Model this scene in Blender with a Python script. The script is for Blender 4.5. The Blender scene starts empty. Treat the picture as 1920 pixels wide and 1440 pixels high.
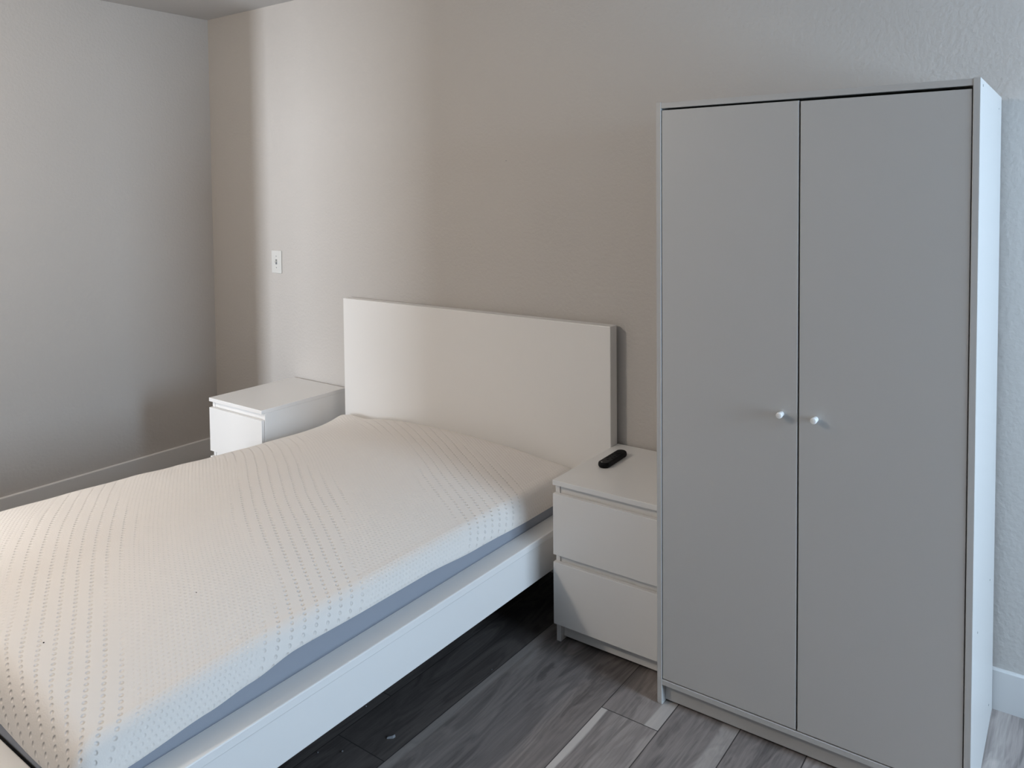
import bpy, bmesh, math, random
from mathutils import Vector, Matrix
random.seed(7)
C = bpy.context.scene.collection
S = bpy.context.scene

# ------------------------------------------------------------------ camera
F_PX, CX, CY = 1478.70, 960.53, 417.04
YAW, PITCH, ROLL = -0.63082, -0.04173, -0.00976
CAM = Vector((1.00097, -2.61896, 1.51596))

def camera_axes():
    f0 = Vector((math.sin(YAW), math.cos(YAW), 0)); r0 = Vector((math.cos(YAW), -math.sin(YAW), 0)); u0 = Vector((0, 0, 1))
    fw = f0 * math.cos(PITCH) + u0 * math.sin(PITCH)
    up = -f0 * math.sin(PITCH) + u0 * math.cos(PITCH)
    r = r0 * math.cos(ROLL) + up * math.sin(ROLL)
    u = -r0 * math.sin(ROLL) + up * math.cos(ROLL)
    return r, u, fw

r_, u_, f_ = camera_axes()
cd = bpy.data.cameras.new('camera'); cam = bpy.data.objects.new('camera', cd); C.objects.link(cam)
m3 = Matrix((r_, u_, -f_)).transposed()
cam.matrix_world = Matrix.Translation(CAM) @ m3.to_4x4()
cd.sensor_fit = 'HORIZONTAL'; cd.sensor_width = 36.0
cd.lens = F_PX / 1920 * 36
cd.shift_x = (960 - CX) / 1920
cd.shift_y = (CY - 720) / 1920
cd.clip_start = 0.05
S.camera = cam

# ------------------------------------------------------------------ view, world, lights
S.view_settings.view_transform = 'Standard'
S.view_settings.look = 'None'
S.view_settings.exposure = 0.0
S.view_settings.gamma = 1.0
S.view_settings.use_curve_mapping = False
S.cycles.use_denoising = True
S.cycles.max_bounces = 10
S.cycles.diffuse_bounces = 8

W = bpy.data.worlds.new('world'); S.world = W; W.use_nodes = True
W.node_tree.nodes['Background'].inputs[0].default_value = (0.62, 0.75, 1.0, 1)
W.node_tree.nodes['Background'].inputs[1].default_value = 0.15

def area_light(name, loc, direction, sx, sy, power, col, spread=math.pi):
    l = bpy.data.lights.new(name, 'AREA'); l.shape = 'RECTANGLE'; l.size = sx; l.size_y = sy
    l.energy = power; l.color = col; l.spread = spread
    o = bpy.data.objects.new(name, l); C.objects.link(o)
    o.location = loc
    o.rotation_euler = Vector(direction).to_track_quat('-Z', 'Y').to_euler()
    return o

# daylight through the window in the right wall
area_light('window_daylight', (3.16, -0.87, 1.40), (-1, 0, 0), 0.62, 1.30, 82, (0.76, 0.99, 1.24))
# daylight through the narrow window at the end of the hall, reaching in through the door opening
area_light('hall_daylight', (-1.02, -6.12, 1.5), (-0.13, 1, 0), 0.18, 1.3, 252, (0.93, 1.0, 1.09))
# the pendant lamp of the room
pl = bpy.data.lights.new('pendant_lamp_bulb', 'POINT'); pl.energy = 61; pl.color = (1.08, 0.95, 0.81); pl.shadow_soft_size = 0.07
po = bpy.data.objects.new('pendant_lamp_bulb', pl); C.objects.link(po); po.location = (-1.78, -2.60, 2.16)

# ------------------------------------------------------------------ materials
def new_mat(name):
    m = bpy.data.materials.new(name); m.use_nodes = True
    nt = m.node_tree; b = nt.nodes['Principled BSDF']
    return m, nt, b

def N(nt, t, **kw):
    n = nt.nodes.new(t)
    for k, v in kw.items(): setattr(n, k, v)
    return n

def math_node(nt, op, a, b=None, c=None):
    n = nt.nodes.new('ShaderNodeMath'); n.operation = op
    for i, v in enumerate((a, b, c)):
        if v is None: continue
        if isinstance(v, (int, float)): n.inputs[i].default_value = v
        else: nt.links.new(v, n.inputs[i])
    return n.outputs[0]

def paint_mat(name, col, scale=95, strength=0.25, rough=0.6, dist=0.003):
    m, nt, b = new_mat(name)
    b.inputs['Roughness'].default_value = rough
    tc = N(nt, 'ShaderNodeTexCoord')
    n1 = N(nt, 'ShaderNodeTexNoise'); n1.inputs['Scale'].default_value = scale; n1.inputs['Detail'].default_value = 3
    n2 = N(nt, 'ShaderNodeTexNoise'); n2.inputs['Scale'].default_value = 1.7; n2.inputs['Detail'].default_value = 2
    nt.links.new(tc.outputs['Object'], n1.inputs['Vector']); nt.links.new(tc.outputs['Object'], n2.inputs['Vector'])
    bp = N(nt, 'ShaderNodeBump'); bp.inputs['Strength'].default_value = strength; bp.inputs['Distance'].default_value = dist
    nt.links.new(n1.outputs['Fac'], bp.inputs['Height']); nt.links.new(bp.outputs['Normal'], b.inputs['Normal'])
    mx = N(nt, 'ShaderNodeMix', data_type='RGBA')
    mx.inputs[6].default_value = (*[c * 0.975 for c in col], 1); mx.inputs[7].default_value = (*[c * 1.025 for c in col], 1)
    nt.links.new(n2.outputs['Fac'], mx.inputs[0]); nt.links.new(mx.outputs[2], b.inputs['Base Color'])
    return m

def plain_mat(name, col, rough=0.4, spec=0.5, bump=0.0, scale=300, coat=0.0):
    m, nt, b = new_mat(name)
    b.inputs['Base Color'].default_value = (*col, 1)
    b.inputs['Roughness'].default_value = rough
    b.inputs['Specular IOR Level'].default_value = spec
    b.inputs['Coat Weight'].default_value = coat
    tc = N(nt, 'ShaderNodeTexCoord'); n1 = N(nt, 'ShaderNodeTexNoise'); n1.inputs['Scale'].default_value = scale
    nt.links.new(tc.outputs['Object'], n1.inputs['Vector'])
    if bump > 0:
        bp = N(nt, 'ShaderNodeBump'); bp.inputs['Strength'].default_value = bump; bp.inputs['Distance'].default_value = 0.001
        nt.links.new(n1.outputs['Fac'], bp.inputs['Height']); nt.links.new(bp.outputs['Normal'], b.inputs['Normal'])
    mr = N(nt, 'ShaderNodeMapRange'); mr.inputs[3].default_value = rough * 0.93; mr.inputs[4].default_value = min(1, rough * 1.07)
    nt.links.new(n1.outputs['Fac'], mr.inputs[0]); nt.links.new(mr.outputs[0], b.inputs['Roughness'])
    return m

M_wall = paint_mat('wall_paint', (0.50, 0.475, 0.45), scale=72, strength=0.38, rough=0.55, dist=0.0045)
M_far = paint_mat('low_bounce_paint', (0.16, 0.15, 0.14), scale=110, strength=0.3, rough=0.6)  # dark colour given to the unseen walls to cut bounced light
M_ceil = paint_mat('ceiling_paint', (0.57, 0.56, 0.55), scale=80, strength=0.3, rough=0.8)
M_trim = plain_mat('trim_paint', (0.72, 0.71, 0.70), rough=0.35)
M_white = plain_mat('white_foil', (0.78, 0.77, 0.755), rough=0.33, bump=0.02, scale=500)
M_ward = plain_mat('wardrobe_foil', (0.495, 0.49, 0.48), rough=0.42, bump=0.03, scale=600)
M_inner = plain_mat('cabinet_inside', (0.62, 0.61, 0.60), rough=0.5)
M_dark = plain_mat('dark_gap', (0.05, 0.05, 0.05), rough=0.8)
M_base = plain_mat('baseboard_paint', (0.64, 0.635, 0.63), rough=0.4)
M_plastic = plain_mat('white_plastic', (0.62, 0.62, 0.60), rough=0.25)
M_knob = plain_mat('knob_lacquer', (0.85, 0.85, 0.84), rough=0.22)
M_black = plain_mat('black_plastic', (0.004, 0.004, 0.005), rough=0.5, spec=0.18)
M_button = plain_mat('rubber_button', (0.009, 0.009, 0.010), rough=0.6, spec=0.2)
M_metal = plain_mat('screw_metal', (0.25, 0.25, 0.25), rough=0.35)
M_hole = plain_mat('cam_hole', (0.16, 0.17, 0.18), rough=0.6)
M_wood = plain_mat('slat_wood', (0.32, 0.24, 0.15), rough=0.6)
M_clear = plain_mat('clear_plastic', (0.24, 0.245, 0.255), rough=0.10)
M_band = plain_mat('band_fabric', (0.28, 0.30, 0.345), rough=0.85, spec=0.2, bump=0.4, scale=900)

def mattress_mat():
    m, nt, b = new_mat('dimpled_knit')
    b.inputs['Base Color'].default_value = (0.77, 0.725, 0.68, 1)
    b.inputs['Roughness'].default_value = 0.75
    b.inputs['Specular IOR Level'].default_value = 0.3
    b.inputs['Sheen Weight'].default_value = 0.15
    uv = N(nt, 'ShaderNodeUVMap'); uv.uv_map = 'UVMap'
    sep = N(nt, 'ShaderNodeSeparateXYZ'); nt.links.new(uv.outputs[0], sep.inputs[0])
    X, Y = sep.outputs[0], sep.outputs[1]
    mt = lambda op, a, b_=None, c=None: math_node(nt, op, a, b_, c)
    def tri(v, period, off=0.0):
        t = mt('DIVIDE', v, period); t = mt('ADD', t, off); t = mt('FRACT', t); t = mt('SUBTRACT', t, 0.5); t = mt('ABSOLUTE', t)
        return mt('MULTIPLY', t, 2.0)
    wob = N(nt, 'ShaderNodeTexNoise'); wob.inputs['Scale'].default_value = 2.5; nt.links.new(uv.outputs[0], wob.inputs['Vector'])
    wb = mt('SUBTRACT', wob.outputs['Fac'], 0.5)
    # rows of dimples run diagonally over the bed: A across the rows, B along them
    A = mt('ADD', mt('MULTIPLY', X, 0.5), mt('MULTIPLY', Y, 0.866))
    B = mt('ADD', mt('MULTIPLY', X, -0.866), mt('MULTIPLY', Y, 0.5))
    d = mt('ADD', tri(A, 0.61, 0.328), mt('MULTIPLY', tri(B, 0.80, 0.5), 0.30))
    d = mt('ADD', d, mt('MULTIPLY', wb, 0.25))
    mask = N(nt, 'ShaderNodeMapRange'); mask.interpolation_type = 'SMOOTHSTEP'
    mask.inputs[1].default_value = 0.55; mask.inputs[2].default_value = 0.80
    nt.links.new(d, mask.inputs[0])                      # 1 = open rows of large dimples, 0 = dense small dimples
    Aw = mt('ADD', A, mt('ADD', mt('MULTIPLY', wb, 0.02), mt('MULTIPLY', mt('SINE', mt('MULTIPLY', B, 4.2)), 0.012)))
    def dots(px, py, rad):
        cx = mt('DIVIDE', Aw, px)
        par = mt('MULTIPLY', mt('MODULO', mt('ABSOLUTE', mt('FLOOR', cx)), 2.0), 0.5)
        cy = mt('ADD', mt('DIVIDE', B, py), par)
        ax = mt('MULTIPLY', mt('SUBTRACT', mt('FRACT', cx), 0.5), px)
        ay = mt('MULTIPLY', mt('SUBTRACT', mt('FRACT', cy), 0.5), py)
        r = mt('SQRT', mt('ADD', mt('MULTIPLY', ax, ax), mt('MULTIPLY', ay, ay)))
        mr = N(nt, 'ShaderNodeMapRange'); mr.interpolation_type = 'SMOOTHSTEP'
        mr.inputs[1].default_value = rad * 0.15; mr.inputs[2].default_value = rad
        mr.inputs[3].default_value = 1.0; mr.inputs[4].default_value = 0.0
        nt.links.new(r, mr.inputs[0])
        return mr.outputs[0]
    big = mt('MULTIPLY', dots(0.034, 0.0175, 0.0062), mask.outputs[0])
    small = mt('MULTIPLY', dots(0.0120, 0.0135, 0.0046), mt('SUBTRACT', 1.0, mask.outputs[0]))
    h = mt('ADD', mt('MULTIPLY', big, -1.0), mt('MULTIPLY', small, -0.42))
    fine = N(nt, 'ShaderNodeTexNoise'); fine.inputs['Scale'].default_value = 260; fine.inputs['Detail'].default_value = 2
    nt.links.new(uv.outputs[0], fine.inputs['Vector'])
    h = mt('ADD', h, mt('MULTIPLY', fine.outputs['Fac'], 0.15))
    bp = N(nt, 'ShaderNodeBump'); bp.inputs['Strength'].default_value = 0.9; bp.inputs['Distance'].default_value = 0.0030
    nt.links.new(h, bp.inputs['Height']); nt.links.new(bp.outputs['Normal'], b.inputs['Normal'])
    return m
M_matt = mattress_mat()

def floor_mat():
    m, nt, b = new_mat('wood_planks')
    mt = lambda op, a, b_=None, c=None: math_node(nt, op, a, b_, c)
    uv = N(nt, 'ShaderNodeUVMap'); uv.uv_map = 'UVMap'          # metres across / along a plank
    sep = N(nt, 'ShaderNodeSeparateXYZ'); nt.links.new(uv.outputs[0], sep.inputs[0])
    at = N(nt, 'ShaderNodeAttribute'); at.attribute_name = 'plank'
    sa = N(nt, 'ShaderNodeSeparateColor'); nt.links.new(at.outputs['Color'], sa.inputs[0])
    seed, tone, length = sa.outputs[0], sa.outputs[1], sa.outputs[2]
    X, Y = sep.outputs[0], sep.outputs[1]
    def vec(sx, sy, k=37.0):
        c = N(nt, 'ShaderNodeCombineXYZ')
        nt.links.new(mt('MULTIPLY', X, sx), c.inputs[0]); nt.links.new(mt('MULTIPLY', Y, sy), c.inputs[1]); nt.links.new(mt('MULTIPLY', seed, k), c.inputs[2])
        return c.outputs[0]
    n1 = N(nt, 'ShaderNodeTexNoise'); n1.inputs['Scale'].default_value = 1; n1.inputs['Detail'].default_value = 5; n1.inputs['Distortion'].default_value = 1.4
    nt.links.new(vec(9, 1.7), n1.inputs['Vector'])
    n2 = N(nt, 'ShaderNodeTexNoise'); n2.inputs['Scale'].default_value = 1; n2.inputs['Detail'].default_value = 6; n2.inputs['Roughness'].default_value = 0.65
    nt.links.new(vec(150, 5.0, 11), n2.inputs['Vector'])
    n3 = N(nt, 'ShaderNodeTexNoise'); n3.inputs['Scale'].default_value = 1; n3.inputs['Detail'].default_value = 2; n3.inputs['Distortion'].default_value = 0.6
    nt.links.new(vec(9, 1.3, 91), n3.inputs['Vector'])
    wv = N(nt, 'ShaderNodeMath', operation='SINE'); nt.links.new(mt('MULTIPLY', n1.outputs['Fac'], 46), wv.inputs[0])
    g = mt('ADD', mt('MULTIPLY', n1.outputs['Fac'], 0.55), mt('MULTIPLY', wv.outputs[0], 0.05))
    g = mt('ADD', g, mt('MULTIPLY', n2.outputs['Fac'], 0.34))
    cr = N(nt, 'ShaderNodeValToRGB'); nt.links.new(g, cr.inputs[0])
    e = cr.color_ramp.elements
    e[0].position = 0.28; e[0].color = (0.064, 0.057, 0.055, 1)
    e[1].position = 0.66; e[1].color = (0.205, 0.181, 0.168, 1)
    k = cr.color_ramp.elements.new(0.46); k.color = (0.132, 0.116, 0.110, 1)
    # pale sapwood streaks
    ms = N(nt, 'ShaderNodeMapRange'); ms.interpolation_type = 'SMOOTHSTEP'
    ms.inputs[1].default_value = 0.62; ms.inputs[2].default_value = 0.72
    nt.links.new(n3.outputs['Fac'], ms.inputs[0])
    a2 = N(nt, 'ShaderNodeAttribute'); a2.attribute_name = 'streak'
    s2 = N(nt, 'ShaderNodeSeparateColor'); nt.links.new(a2.outputs['Color'], s2.inputs[0])
    wig = mt('MULTIPLY', mt('SUBTRACT', n1.outputs['Fac'], 0.5), 0.05)
    dist = mt('ABSOLUTE', mt('SUBTRACT', mt('ADD', X, wig), s2.outputs[0]))
    q = mt('SUBTRACT', 1.0, mt('DIVIDE', dist, mt('ADD', s2.outputs[1], 0.0001)))
    st = N(nt, 'ShaderNodeMapRange'); st.interpolation_type = 'SMOOTHSTEP'; st.inputs[2].default_value = 0.35; nt.links.new(q, st.inputs[0])
    stv = mt('MULTIPLY', st.outputs[0], s2.outputs[2])
    mx = N(nt, 'ShaderNodeMix', data_type='RGBA'); nt.links.new(mt('MAXIMUM', mt('MULTIPLY', ms.outputs[0], 0.55), stv), mx.inputs[0])
    nt.links.new(cr.outputs[0], mx.inputs[6]); mx.inputs[7].default_value = (0.33, 0.305, 0.285, 1)
    hs = N(nt, 'ShaderNodeMix', data_type='RGBA', blend_type='MULTIPLY'); hs.inputs[0].default_value = 1
    cc = N(nt, 'ShaderNodeCombineColor')
    for i in range(3): nt.links.new(mt('MULTIPLY', tone, 2.0), cc.inputs[i])
    nt.links.new(mx.outputs[2], hs.inputs[6]); nt.links.new(cc.outputs[0], hs.inputs[7])
    # seams
    ex = mt('MINIMUM', X, mt('SUBTRACT', at.outputs['Alpha'], X)); ey = mt('MINIMUM', Y, mt('SUBTRACT', mt('MULTIPLY', length, 2.0), Y))
    ed = mt('MINIMUM', ex, ey)
    se = N(nt, 'ShaderNodeMapRange'); se.inputs[1].default_value = 0.0008; se.inputs[2].default_value = 0.0018
    nt.links.new(ed, se.inputs[0])
    fin = N(nt, 'ShaderNodeMix', data_type='RGBA'); nt.links.new(se.outputs[0], fin.inputs[0])
    fin.inputs[6].default_value = (0.03, 0.027, 0.026, 1); nt.links.new(hs.outputs[2], fin.inputs[7])
    nt.links.new(fin.outputs[2], b.inputs['Base Color'])
    b.inputs['Roughness'].default_value = 0.5; b.inputs['Specular IOR Level'].default_value = 0.35
    bp = N(nt, 'ShaderNodeBump'); bp.inputs['Strength'].default_value = 0.3; bp.inputs['Distance'].default_value = 0.001
    nt.links.new(mt('ADD', mt('MULTIPLY', n2.outputs['Fac'], 0.5), se.outputs[0]), bp.inputs['Height']); nt.links.new(bp.outputs['Normal'], b.inputs['Normal'])
    return m
M_floor = floor_mat()

# ------------------------------------------------------------------ mesh helpers
def add_box(bm, x0, x1, y0, y1, z0, z1, bev=0.0, seg=2):
    res = bmesh.ops.create_cube(bm, size=1.0)
    vs = res['verts']
    for v in vs:
        v.co = Vector(((x0 + x1) / 2 + v.co.x * (x1 - x0), (y0 + y1) / 2 + v.co.y * (y1 - y0), (z0 + z1) / 2 + v.co.z * (z1 - z0)))
    if bev > 0:
        es = list({e for v in vs for e in v.link_edges})
        bmesh.ops.bevel(bm, geom=es, offset=bev, segments=seg, affect='EDGES', profile=0.5)
    return bm

def add_lathe(bm, prof, axis='y', center=(0, 0, 0), n=28):
    """prof: list of (radius, distance along axis); closed with caps when radius is 0"""
    rings = []
    for r, t in prof:
        ring = []
        for i in range(n):
            a = 2 * math.pi * i / n
            p = {'y': (r * math.cos(a), t, r * math.sin(a)), 'x': (t, r * math.cos(a), r * math.sin(a)), 'z': (r * math.cos(a), r * math.sin(a), t)}[axis]
            ring.append(bm.verts.new(Vector(p) + Vector(center)))
        rings.append(ring)
    for a, b in zip(rings, rings[1:]):
        for i in range(n):
            bm.faces.new((a[i], a[(i + 1) % n], b[(i + 1) % n], b[i]))
    bm.faces.new(rings[0]); bm.faces.new(rings[-1])
    return bm

def build(name, bm, mat, parent=None, smooth=False, loc=None):
    bmesh.ops.recalc_face_normals(bm, faces=bm.faces[:])
    me = bpy.data.meshes.new(name); bm.to_mesh(me); bm.free()
    me.materials.append(mat)
    if smooth:
        for p in me.polygons: p.use_smooth = True
    o = bpy.data.objects.new(name, me); C.objects.link(o)
    if loc is not None: o.location = loc
    if parent is not None: o.parent = parent
    return o

def box_obj(name, ext, mat, parent=None, bev=0.0015):
    bm = bmesh.new(); add_box(bm, *ext, bev=bev)
    return build(name, bm, mat, parent)

def boxes_obj(name, exts, mat, parent=None, bev=0.0015):
    bm = bmesh.new()
    for e in exts: add_box(bm, *e, bev=bev)
    return build(name, bm, mat, parent)

def thing(name, label, cat, loc, group=None):
    o = bpy.data.objects.new(name, None); C.objects.link(o); o.location = loc
    o.empty_display_size = 0.1
    o['label'] = label; o['category'] = cat
    if group: o['group'] = group
    return o

def tag(o, label, cat, group=None):
    o['label'] = label; o['category'] = cat
    if group: o['group'] = group
    return o

def structure(o):
    o['kind'] = 'structure'
    return o

# ------------------------------------------------------------------ the room
XL, XR, YF, H = -3.0253, 3.1, -3.6, 2.4857
PX, PY = -1.877, -2.75                      # corner of an unseen block, added to cut the hall beam's left edge
# floor: one mesh of planks running along y
def make_floor():
    bm = bmesh.new(); uvl = bm.loops.layers.uv.new('UVMap'); col = bm.loops.layers.float_color.new('plank'); stk = bm.loops.layers.float_color.new('streak')
    L = 1.22
    cols = []                                    # (x0, width, y offset of an end joint, tone, streak centre, streak width, strength)
    rnd = random.Random(11)
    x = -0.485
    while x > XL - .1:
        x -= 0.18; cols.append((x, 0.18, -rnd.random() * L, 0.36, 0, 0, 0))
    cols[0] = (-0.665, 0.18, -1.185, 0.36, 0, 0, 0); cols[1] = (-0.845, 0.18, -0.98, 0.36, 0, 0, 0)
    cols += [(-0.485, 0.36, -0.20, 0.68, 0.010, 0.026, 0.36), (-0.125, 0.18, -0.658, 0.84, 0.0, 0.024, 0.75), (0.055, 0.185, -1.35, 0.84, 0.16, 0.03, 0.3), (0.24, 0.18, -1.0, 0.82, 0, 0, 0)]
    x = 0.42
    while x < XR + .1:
        cols.append((x, 0.18, -rnd.random() * L, (0.9 if x < .55 else 1.28) + 0.08 * rnd.random(), 0.05, 0.02, 0.12)); x += 0.18  # planks towards the window brightened: window light put into their tone
    for x0, w, off, tone, sc, sw_, ss in cols:
        j0 = int(math.floor((-6.3 - off) / L))
        for j in range(j0, j0 + 7):
            y0 = off + j * L; y1 = y0 + L
            ya, yb = max(y0, -6.3), min(y1, 0.05)
            if yb <= ya: continue
            seed = rnd.random()
            c, st = sc, ss
            if x0 == -0.125 and j >= 0: c, st = 0.165, 0.6
            vs = [bm.verts.new(p) for p in ((x0, ya, 0), (x0 + w, ya, 0), (x0 + w, yb, 0), (x0, yb, 0))]
            f = bm.faces.new(vs)
            for lp, (u, v) in zip(f.loops, ((0, ya - y0), (w, ya - y0), (w, yb - y0), (0, yb - y0))):
                lp[uvl].uv = (u, v); lp[col] = (seed, tone, L / 2, w); lp[stk] = (c, sw_, st, 1)
    o = build('floor', bm, M_floor)
    return structure(o)
make_floor()

structure(box_obj('ceiling', (XL - .1, XR + .1, -6.3, 0.1, H, H + .1), M_ceil, bev=0))
structure(box_obj('wall_back', (XL - .1, XR + .1, 0, 0.1, -0.02, H), M_wall, bev=0))
structure(box_obj('wall_left', (XL - .1, XL, YF, 0, -0.02, H), M_wall, bev=0))
structure(box_obj('wall_beam_block', (XL, PX, YF, PY, -0.02, H), M_far, bev=0))  # unseen block, added to keep the hall beam off the room corner
# right wall with the window opening
WY0, WY1, WZ0, WZ1 = -1.25, -0.50, 0.69, 2.11
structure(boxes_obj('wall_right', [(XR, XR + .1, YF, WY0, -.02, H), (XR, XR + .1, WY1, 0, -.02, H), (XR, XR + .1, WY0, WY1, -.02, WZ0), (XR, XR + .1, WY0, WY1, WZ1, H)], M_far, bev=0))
w1 = structure(boxes_obj('window_1', [(XR - .01, XR + .05, WY0, WY0 + .05, WZ0, WZ1), (XR - .01, XR + .05, WY1 - .05, WY1, WZ0, WZ1), (XR - .01, XR + .05, WY0 + .05, WY1 - .05, WZ0, WZ0 + .05), (XR - .01, XR + .05, WY0 + .05, WY1 - .05, WZ1 - .05, WZ1)], M_trim, bev=0.003))
# front wall with the door opening to the hall
DX0, DX1, DZ = -1.86, -1.02, 2.04
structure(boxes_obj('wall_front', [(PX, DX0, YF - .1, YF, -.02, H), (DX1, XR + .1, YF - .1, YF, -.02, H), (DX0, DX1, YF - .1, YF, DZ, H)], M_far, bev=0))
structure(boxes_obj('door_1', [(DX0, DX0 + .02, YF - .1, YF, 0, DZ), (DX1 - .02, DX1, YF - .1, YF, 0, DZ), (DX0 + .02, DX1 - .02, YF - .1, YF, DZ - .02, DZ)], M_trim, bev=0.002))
# hall, with an added stub wall that softens the beam's right edge
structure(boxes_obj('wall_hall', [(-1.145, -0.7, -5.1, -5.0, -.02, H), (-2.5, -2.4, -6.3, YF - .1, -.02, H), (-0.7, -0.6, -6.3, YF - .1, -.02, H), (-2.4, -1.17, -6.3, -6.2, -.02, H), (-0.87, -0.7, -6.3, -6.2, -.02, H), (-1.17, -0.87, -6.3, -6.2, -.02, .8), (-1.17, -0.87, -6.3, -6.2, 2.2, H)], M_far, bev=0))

def baseboard(name, pts, n):
    """profile swept from pts[0] to pts[1]; n = direction away from the wall"""
    bm = bmesh.new()
    prof = [(0, 0), (0.0115, 0), (0.0115, 0.1155), (0.0085, 0.1185), (0.004, 0.120), (0, 0.120)]
    a, b = Vector(pts[0]), Vector(pts[1]); n = Vector(n)
    r1 = [bm.verts.new(a + n * d + Vector((0, 0, z))) for d, z in prof]
    r2 = [bm.verts.new(b + n * d + Vector((0, 0, z))) for d, z in prof]
    for i in range(len(prof)):
        j = (i + 1) % len(prof)
        bm.faces.new((r1[i], r1[j], r2[j], r2[i]))
    bm.faces.new(r1); bm.faces.new(r2)
    return structure(build(name, bm, M_base))
baseboard('baseboard_left', ((XL, PY + .001, 0), (XL, 0, 0)), (1, 0, 0))
baseboard('baseboard_back', ((XL, 0, 0), (XR, 0, 0)), (0, -1, 0))

# ------------------------------------------------------------------ pendant lamp (behind the viewer's left, out of the frame)
lamp = thing('pendant_lamp', 'white pendant lamp hanging from the ceiling beyond the foot of the bed', 'lamp', (-1.78, -2.60, H))
bm = bmesh.new(); add_lathe(bm, [(0.06, 0), (0.06, -0.015), (0.02, -0.03)], 'z'); build('canopy', bm, M_trim, lamp, True)
bm = bmesh.new(); add_lathe(bm, [(0.004, -0.02), (0.004, -0.19)], 'z', n=10); build('cord', bm, M_trim, lamp, True)
bm = bmesh.new(); add_lathe(bm, [(0.02, -0.185), (0.028, -0.19), (0.028, -0.23), (0.015, -0.245)], 'z'); build('socket', bm, M_trim, lamp, True)

# ------------------------------------------------------------------ bed
HX0, HX1, HYF, HYB, HH = -1.8736, -0.4205, -0.0637, -0.0140, 1.0046
BED_END = -1.940
RX, LX, RZ1, RZ2, RZ0 = -0.4724, -0.5439, 0.3394, 0.3151, 0.1958
BC = (HX0 + HX1) / 2
bed = thing('bed', 'white bed frame with tall plain headboard against the back wall', 'bed', (BC, -1.0, 0))
def bed_part(name, exts, mat=M_white, bev=0.002, parent=None):
    o = boxes_obj(name, [(a - BC, b - BC, c + 1.0, d + 1.0, e, f) for a, b, c, d, e, f in exts], mat, parent or bed, bev)
    return o
bed_part('headboard', [(HX0, HX1, HYF, HYB, 0.0, HH)], bev=0.0025)
def rail(sgn):
    def mir(e):
        if sgn > 0: return e
        return (2 * BC - e[1], 2 * BC - e[0], *e[2:])
    r = bed_part('side_rail', [mir((RX - 0.022, RX - 0.006, BED_END + .002, HYF, RZ0, RZ2 - .0005))])
    led = bed_part('rail_ledge', [mir((LX - .030, RX, BED_END + .002, HYF, RZ2, RZ1))], bev=0.003)
    led.parent = r
    return r
rail(1); rail(-1)
RXL = 2 * BC - RX
fb = bed_part('footboard', [(RXL + .006, RX - .006, BED_END - .066, BED_END - .048, 0.0, RZ2 - .0005)])
fl = bed_part('footboard_ledge', [(RXL, RX, BED_END - .072, BED_END + .0015, RZ2, RZ1)], bev=0.003); fl.parent = fb
bed_part('slatted_base', [(RXL + .085, RX - .085, y - .035, y + .035, .320, .3385) for y in [-.15 - i * .145 for i in range(13)]], M_wood)
bed_part('slat_support', [(RXL + .080, RXL + .10, BED_END, HYF, .290, .320), (RX - .10, RX - .080, BED_END, HYF, .290, .320), (BC - .02, BC + .02, BED_END, HYF, .28, .320)], M_metal)

# ------------------------------------------------------------------ mattress
MX0, MX1, MY0, MY1 = -1.860, -0.533, -1.944, -0.074
MXC, MYC = (MX0 + MX1) / 2, (MY0 + MY1) / 2
MZ = RZ1 + .0002                              # rests on the rail ledges and the slats
def lerp_tab(t, tab):
    if t <= tab[0][0]: return tab[0][1]
    for (a, va), (b, vb) in zip(tab, tab[1:]):
        if t <= b:
            k = (t - a) / (b - a); k = k * k * (3 - 2 * k); return va + (vb - va) * k
    return tab[-1][1]
def border_z(x, y):
    """height of the wavy seam between dimpled cover and side band"""
    if abs(x - MX1) < abs(x - MX0):
        s = lerp_tab(y, [(-1.94, .362), (-1.83, .366), (-1.66, .378), (-1.55, .388), (-1.42, .404), (-1.2, .400), (-.97, .399), (-.72, .386), (-.42, .377), (-.1, .376)])
    else:
        s = .380 + .008 * math.sin(y * 4)
    e = lerp_tab(x, [(-1.8, .36), (-1.3, .385), (-.95, .38), (-.7, .365), (-.53, .362)])
    ky = max(0.0, min(1.0, (-1.80 - y) / .13))
    return s * (1 - ky) + e * ky
def top_z(x, y):
    u = (x - MXC) / (MX1 - MX0) * 2
    left = lerp_tab(y, [(-1.94, .480), (-1.58, .488), (-1.39, .480), (-1.15, .469), (-.98, .456), (-.82, .445), (-.58, .435), (-.37, .429), (-.2, .432), (-.07, .440)])
    right = lerp_tab(y, [(-1.94, .436), (-1.5, .455), (-1.0, .456), (-.5, .456), (-.3, .454), (-.07, .450)])
    mid = lerp_tab(y, [(-1.94, .500), (-1.5, .532), (-1.0, .528), (-.5, .515), (-.2, .507), (-.07, .502)])
    edge = left if u < 0 else right
    k = max(0.0, 1 - abs(u) ** 2.2)
    z = edge + (mid - edge) * k
    # lifted head corners
    for cx, cy, a, r in ((MX0 + .07, MY1 - .05, .020, .08), (MX1 - .06, MY1 - .05, .006, .07)):
        d2 = ((x - cx) / r) ** 2 + ((y - cy) / r) ** 2
        z += a * math.exp(-d2)
    z -= .006 * math.exp(-(((x - (MX0 + .19)) / .06) ** 2 + ((y - MY1) / .11) ** 2))
    return z
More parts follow.
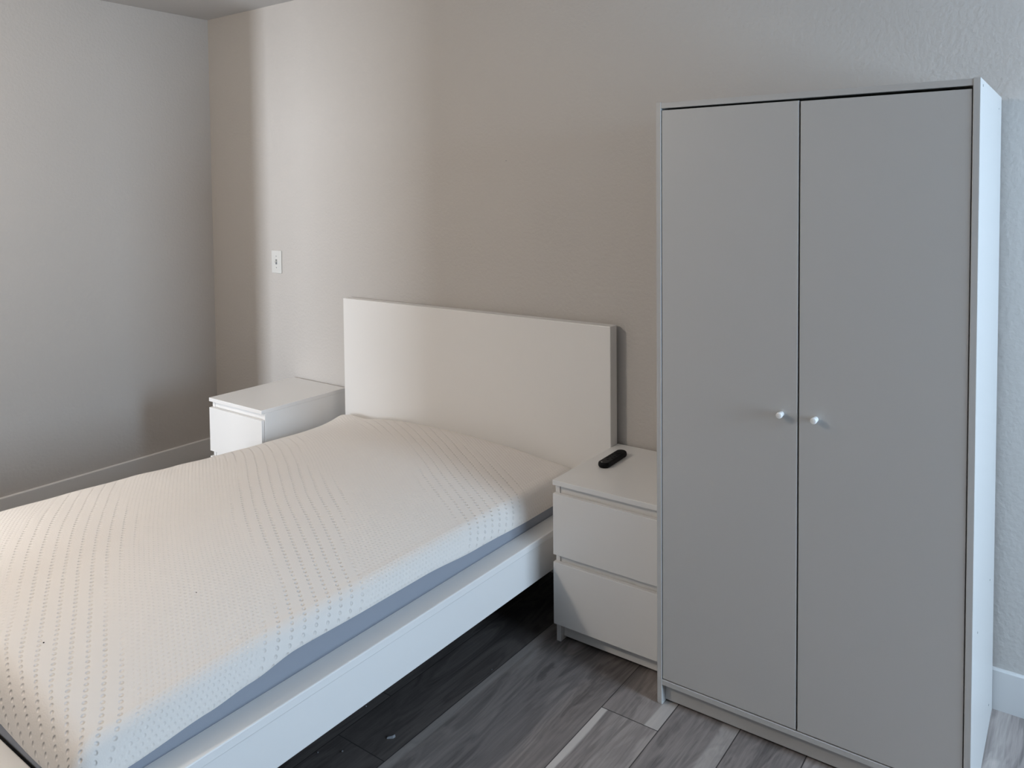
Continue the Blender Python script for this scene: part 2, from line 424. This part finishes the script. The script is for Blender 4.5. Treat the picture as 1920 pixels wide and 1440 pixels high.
def perim_pt(t, inset, rad):
    """point on a rounded rectangle; t in [0,4) one side each"""
    x0, x1, y0, y1 = MX0 + inset, MX1 - inset, MY0 + inset, MY1 - inset
    side = int(t) % 4; k = t - int(t)
    if side == 0: p = (x1, y0 + (y1 - y0) * k)
    elif side == 1: p = (x1 + (x0 - x1) * k, y1)
    elif side == 2: p = (x0, y1 + (y0 - y1) * k)
    else: p = (x0 + (x1 - x0) * k, y0)
    cx = min(max(p[0], x0 + rad), x1 - rad); cy = min(max(p[1], y0 + rad), y1 - rad)
    d = Vector((p[0] - cx, p[1] - cy))
    if d.length > 1e-9 and (p[0] != cx and p[1] != cy):
        d = d.normalized() * rad; p = (cx + d.x, cy + d.y)
    return p

mattress = thing('mattress', 'white dimpled foam mattress with grey blue side band on the bed', 'mattress', (MXC, MYC, MZ))
OFF = Vector((MXC, MYC, MZ))
def make_cover():
    """flat-ish top, then rings rolling over a quarter round down to the wavy seam"""
    bm = bmesh.new(); uvl = bm.loops.layers.uv.new('UVMap')
    nx, ny, nk, nc = 90, 140, 18, 9
    RX_, RY_ = 0.055, 0.065            # roll-over width along the long sides / head and foot
    ax0, ax1, ay0, ay1 = MX0 + RX_, MX1 - RX_, MY0 + RY_, MY1 - RY_
    grid, uvs = {}, {}
    for i in range(nx + 1):
        for j in range(ny + 1):
            x = ax0 + (ax1 - ax0) * i / nx; y = ay0 + (ay1 - ay0) * j / ny
            v = bm.verts.new(Vector((x, y, top_z(x, y))) - OFF); grid[(i, j)] = v; uvs[v] = (x, y)
    for i in range(nx):
        for j in range(ny):
            bm.faces.new((grid[(i, j)], grid[(i + 1, j)], grid[(i + 1, j + 1)], grid[(i, j + 1)]))
    per = []                                    # (grid key, outward normal)
    def fan(key, a0):
        for c in range(1, nc):
            a = math.radians(a0 + 90 * c / nc); ca, sa = math.cos(a), math.sin(a)
            q = (abs(ca) ** 3.4 + abs(sa) ** 3.4) ** (-1 / 3.4); per.append((key, ca * q, sa * q))
    for j in range(ny + 1): per.append(((nx, j), 1, 0))
    fan((nx, ny), 0)
    for i in range(nx, -1, -1): per.append(((i, ny), 0, 1))
    fan((0, ny), 90)
    for j in range(ny, -1, -1): per.append(((0, j), -1, 0))
    fan((0, 0), 180)
    for i in range(nx + 1): per.append(((i, 0), 0, -1))
    fan((nx, 0), 270)
    prev = [grid[k] for k, _, _ in per]
    n = len(per)
    for k in range(1, nk + 1):
        th = math.pi / 2 * k / nk
        so, co = math.sin(th) ** 0.92, math.cos(th) ** 0.92 if k < nk else 0.0
        cur = []
        for key, nx_, ny_ in per:
            gx, gy = uvs[grid[key]]
            tz = top_z(gx, gy)
            px, py = gx + nx_ * RX_ * so, gy + ny_ * RY_ * so
            bz = border_z(gx + nx_ * RX_, gy + ny_ * RY_)
            z = bz + (tz - bz) * co
            if k == nk: px -= nx_ * .003; py -= ny_ * .003
            v = bm.verts.new(Vector((px, py, z)) - OFF)
            fr = th / (math.pi / 2) * 0.79
            uvs[v] = (gx + nx_ * fr * (RX_ + tz - bz), gy + ny_ * fr * (RY_ + tz - bz)); cur.append(v)
        for a in range(n):
            b = (a + 1) % n
            vs = []
            for v in (prev[a], prev[b], cur[b], cur[a]):
                if v not in vs: vs.append(v)
            bm.faces.new(vs)
        prev = cur
    for f in bm.faces:
        for lp in f.loops: lp[uvl].uv = uvs[lp.vert]
    return build('dimpled_cover', bm, M_matt, mattress, True)
make_cover()
def make_band():
    bm = bmesh.new(); n = 4 * 90; rings = []
    for kk in range(7):
        ring = []
        for i in range(n):
            t = i / 90.0
            x, y = perim_pt(t, (0.010, 0.008, 0.007, 0.007, 0.007, 0.008, 0.008)[kk], 0.045)
            zt = border_z(x, y) + .010
            z = MZ + (zt - MZ) * kk / 6
            out = 0.0
            d = Vector((x - MXC, y - MYC)); 
            sx = 1 if abs(x - MX1) < .03 else (-1 if abs(x - MX0) < .03 else 0); sy = 1 if abs(y - MY1) < .03 else (-1 if abs(y - MY0) < .03 else 0)
            ring.append(bm.verts.new(Vector((x + sx * out, y + sy * out, z)) - OFF))
        rings.append(ring)
    for a, b in zip(rings, rings[1:]):
        for i in range(n): bm.faces.new((a[i], a[(i + 1) % n], b[(i + 1) % n], b[i]))
    bm.faces.new(rings[0]); bm.faces.new(rings[-1])
    o = build('side_band', bm, M_band, mattress, True)
    o['label'] = 'smooth grey blue fabric band'
    return o
make_band()

# ------------------------------------------------------------------ nightstands
def make_nightstand(x0, x1, yb, yf, label):
    """top, two drawers with finger gaps, side panels standing on the floor, recessed plinth"""
    hh = 0.5536; w = x1 - x0; t = 0.0175
    cx = (x0 + x1) / 2; cy = (yb + yf) / 2
    r = thing('nightstand', label, 'nightstand', (cx, cy, 0), 'white two-drawer nightstands')
    def P(name, exts, mat=M_white, bev=0.0012, parent=None):
        return boxes_obj(name, [(a - cx, b - cx, c - cy, d - cy, e, f) for a, b, c, d, e, f in exts], mat, parent or r, bev)
    df = 0.0165                                  # drawer front thickness
    P('top', [(x0, x1, yf, yb, hh - t, hh)], bev=0.0015)
    for xs in ((x0 + .0005, x0 + t), (x1 - t, x1 - .0005)):
        P('side_panel', [(xs[0], xs[1], yf + df + .002, yb, 0.0, hh - t)])
    P('back_panel', [(x0 + t, x1 - t, yb - .012, yb - .006, .07, hh - t)], M_inner)
    P('rail', [(x0 + t, x1 - t, yf + df + .006, yf + df + .022, hh - t - .06, hh - t)])
    P('rail', [(x0 + t, x1 - t, yf + df + .006, yf + df + .022, .262, .322)])
    P('plinth', [(x0 + t, x1 - t, yf + df + .022, yf + df + .038, 0.012, .075)])
    for z0, z1 in ((.302, .508), (.067, .277)):
        d = P('drawer', [(x0 + .001, x1 - .001, yf, yf + df, z0, z1)])
        P('drawer_box', [(x0 + t + .012, x1 - t - .012, yf + df, yb - .03, z0 + .02, z0 + .15)], M_inner, parent=d)
    return r
n1 = make_nightstand(-0.4185, -0.0215, -0.0130, -0.4642, 'white nightstand between bed and wardrobe with a black remote on top')
n2 = make_nightstand(-2.3202, -1.9230, -0.0125, -0.5022, 'white empty topped nightstand left of the bed by the room corner')

# ------------------------------------------------------------------ wardrobe
WWX, WYB, WYF, WH = 0.8012, -0.0233, -0.5478, 1.7595
wcx, wcy = WWX / 2, (WYB + WYF) / 2
ward = thing('wardrobe', 'tall white two-door wardrobe with small round knobs', 'wardrobe', (wcx, wcy, 0))
def WP(name, exts, mat=M_ward, bev=0.0012, parent=None):
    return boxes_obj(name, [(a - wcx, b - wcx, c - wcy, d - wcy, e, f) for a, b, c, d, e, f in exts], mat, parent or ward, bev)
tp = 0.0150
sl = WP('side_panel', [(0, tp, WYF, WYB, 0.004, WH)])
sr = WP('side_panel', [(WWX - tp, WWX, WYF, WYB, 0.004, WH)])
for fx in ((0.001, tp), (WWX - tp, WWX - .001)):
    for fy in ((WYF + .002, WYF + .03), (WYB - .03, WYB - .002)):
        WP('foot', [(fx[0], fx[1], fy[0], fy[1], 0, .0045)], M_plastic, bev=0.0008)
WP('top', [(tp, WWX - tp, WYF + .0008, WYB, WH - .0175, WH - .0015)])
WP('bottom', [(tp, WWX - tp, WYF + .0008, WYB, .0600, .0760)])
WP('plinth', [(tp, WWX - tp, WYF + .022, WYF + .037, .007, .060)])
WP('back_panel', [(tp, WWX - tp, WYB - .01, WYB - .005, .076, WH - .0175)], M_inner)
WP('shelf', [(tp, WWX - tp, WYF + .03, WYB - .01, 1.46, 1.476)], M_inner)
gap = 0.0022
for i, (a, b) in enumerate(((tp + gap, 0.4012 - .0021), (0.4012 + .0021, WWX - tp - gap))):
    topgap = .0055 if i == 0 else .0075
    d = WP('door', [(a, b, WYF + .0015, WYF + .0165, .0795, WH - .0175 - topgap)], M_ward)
    kx = 0.3585 if i == 0 else 0.4455
    bm = bmesh.new()
    yk = WYF + .0015
    add_lathe(bm, [(0.0070, 0.0), (0.0070, -.003), (0.0062, -.0045), (0.0062, -.007), (0.0078, -.0085), (0.0080, -.010), (0.0080, -.0225), (0.0076, -.0240), (0.0066, -.0245)], 'y', (kx - wcx, yk - wcy, .9195))
    kn = build('knob', bm, M_knob, d, True)
    kn['label'] = 'small round white knob'
# cam fittings showing on the right side panel
for y, z, rr in ((-.50, 1.745, .0032), (-.10, 1.722, .0022), (-.146, .436, .0024), (-.443, .428, .0028), (-.127, .074, .0028)):
    bm = bmesh.new(); add_lathe(bm, [(rr, -.001), (rr, .0004), (rr * .6, .0006)], 'x', (0, 0, 0), 12)
    build('screw_cap', bm, M_hole, sr, False, (WWX - wcx, y - wcy, z))

# ------------------------------------------------------------------ light switch
sw = thing('light_switch', 'white toggle light switch plate on the back wall above the left nightstand', 'switch', (-2.450, 0, 1.147))
bm = bmesh.new(); add_box(bm, -.0405, .0405, -.0065, -.0002, -.0600, .0600, bev=.003, seg=3); build('cover_plate', bm, M_plastic, sw)
bm = bmesh.new(); add_box(bm, -.0065, .0065, -.0072, -.006, -.0130, .0130, bev=.0004); build('toggle_slot', bm, M_hole, sw)
bm = bmesh.new(); add_box(bm, -.0045, .0045, -.0190, -.006, -.0055, .0055, bev=.0015); tg = build('toggle', bm, M_plastic, sw); tg.rotation_euler = (math.radians(-18), 0, 0)
for dz in (-.030, .030):
    bm = bmesh.new(); add_lathe(bm, [(.0032, .002), (.0032, -.0005), (.0022, -.0011)], 'y', (0, 0, 0), 14); build('screw', bm, M_metal, sw, False, (0, -.0065, dz))

# ------------------------------------------------------------------ remote control on the right nightstand
rem = thing('remote_control', 'small black remote control lying on the nightstand by the wardrobe', 'remote', (-.3395, -.196, .5536))
rem.rotation_euler = (0, 0, math.radians(1.5))
def capsule(bm, hw, hl, z0, z1, rr, n=16, top_in=.004):
    rings = []
    for inset, z in ((top_in * .8, z0), (0, z0 + (z1 - z0) * .3), (0, z0 + (z1 - z0) * .65), (top_in * .35, z1 - (z1 - z0) * .12), (top_in, z1)):
        ring = []
        w, l = hw - inset, hl - inset; r2 = min(rr, w)
        for cxs, cys, a0 in ((w - r2, l - r2, 0), (-w + r2, l - r2, 90), (-w + r2, -l + r2, 180), (w - r2, -l + r2, 270)):
            for i in range(n):
                a = math.radians(a0 + 90 * i / (n - 1)); ring.append(bm.verts.new((cxs + r2 * math.cos(a), cys + r2 * math.sin(a), z)))
        rings.append(ring)
    m = len(rings[0])
    for a, b in zip(rings, rings[1:]):
        for i in range(m): bm.faces.new((a[i], a[(i + 1) % m], b[(i + 1) % m], b[i]))
    bm.faces.new(rings[0]); bm.faces.new(rings[-1])
bm = bmesh.new(); capsule(bm, .0205, .085, 0.0, .0185, .0205); bmesh.ops.remove_doubles(bm, verts=bm.verts[:], dist=1e-6); build('body', bm, M_black, rem, False)
bm = bmesh.new(); add_lathe(bm, [(.0125, .0180), (.0125, .0192), (.0115, .0197)], 'z', (0, .045, 0), 24); build('dial', bm, M_button, rem)
for bx_, by_ in ((-.009, .016), (.009, .016), (-.009, -.002), (.009, -.002), (-.009, -.020), (.009, -.020), (0, -.038)):
    bm = bmesh.new(); add_lathe(bm, [(.0046, .0180), (.0046, .0191), (.0036, .0196)], 'z', (bx_, by_, 0), 16); build('button', bm, M_button, rem)
bm = bmesh.new(); add_lathe(bm, [(.0022, .0184), (.0022, .0189)], 'z', (-.004, -.074, 0), 12); wd = build('mark', bm, M_plastic, rem); wd['label'] = 'tiny white dot'

# ------------------------------------------------------------------ bits of clear plastic on the floor
sh = bmesh.new()
pts = [(-.012, -.004, 0), (-.010, .003, 0), (.004, .006, 0), (.012, .001, 0), (.006, -.005, 0)]
lo = [sh.verts.new(p) for p in pts]; hi = [sh.verts.new((p[0] * .9, p[1] * .7, .004 + (.004 if i in (3, 4) else 0))) for i, p in enumerate(pts)]
sh.faces.new(lo); sh.faces.new(hi)
for i in range(5): sh.faces.new((lo[i], lo[(i + 1) % 5], hi[(i + 1) % 5], hi[i]))
o = build('plastic_shard', sh, M_clear, None, False, (-.536, -1.108, 0)); o.rotation_euler = (0, 0, .75)
tag(o, 'shiny clear plastic shard on the dark floor beside the bed, largest of the bits', 'debris')
for x, y, s in ((-.604, -1.225, .0032), (-.655, -1.266, .0024), (-.690, -1.057, .0024), (-.496, -.702, .0020), (-.27, -.575, .0016)):
    b2 = bmesh.new(); bmesh.ops.create_icosphere(b2, subdivisions=1, radius=s)
    for v in b2.verts: v.co = Vector((v.co.x * random.uniform(.7, 1.4), v.co.y * random.uniform(.7, 1.3), v.co.z * .7 + s * .7))
    zmin = min(v.co.z for v in b2.verts)
    for v in b2.verts: v.co.z -= zmin
    o = build('crumb', b2, M_clear, None, False, (x, y, 0))
    tag(o, 'tiny pale crumb on the wood floor between bed and wardrobe', 'debris', 'pale crumbs on the floor')

# tiny dark lint on the mattress
for x, y, sz in ((-.905, -1.836, .0024), (-.800, -1.520, .0017)):
    b2 = bmesh.new(); bmesh.ops.create_icosphere(b2, subdivisions=1, radius=sz)
    for v in b2.verts: v.co = Vector((v.co.x * random.uniform(.8, 1.3), v.co.y * random.uniform(.7, 1.1), v.co.z * .6 + sz * .4))
    o = build('lint', b2, M_black, None, False, (x, y, top_z(x, y)))
    tag(o, 'tiny dark speck of lint on top of the white mattress', 'debris', 'dark lint specks on the mattress')
bm = bmesh.new(); add_lathe(bm, [(.0022, .001), (.0022, -.0006), (.0012, -.0010)], 'y', (0, 0, 0), 10)
tag(build('nail', bm, M_metal, None, False, (-.940, 0, 1.635)), 'tiny dark nail head in the wall high above the headboard', 'nail')
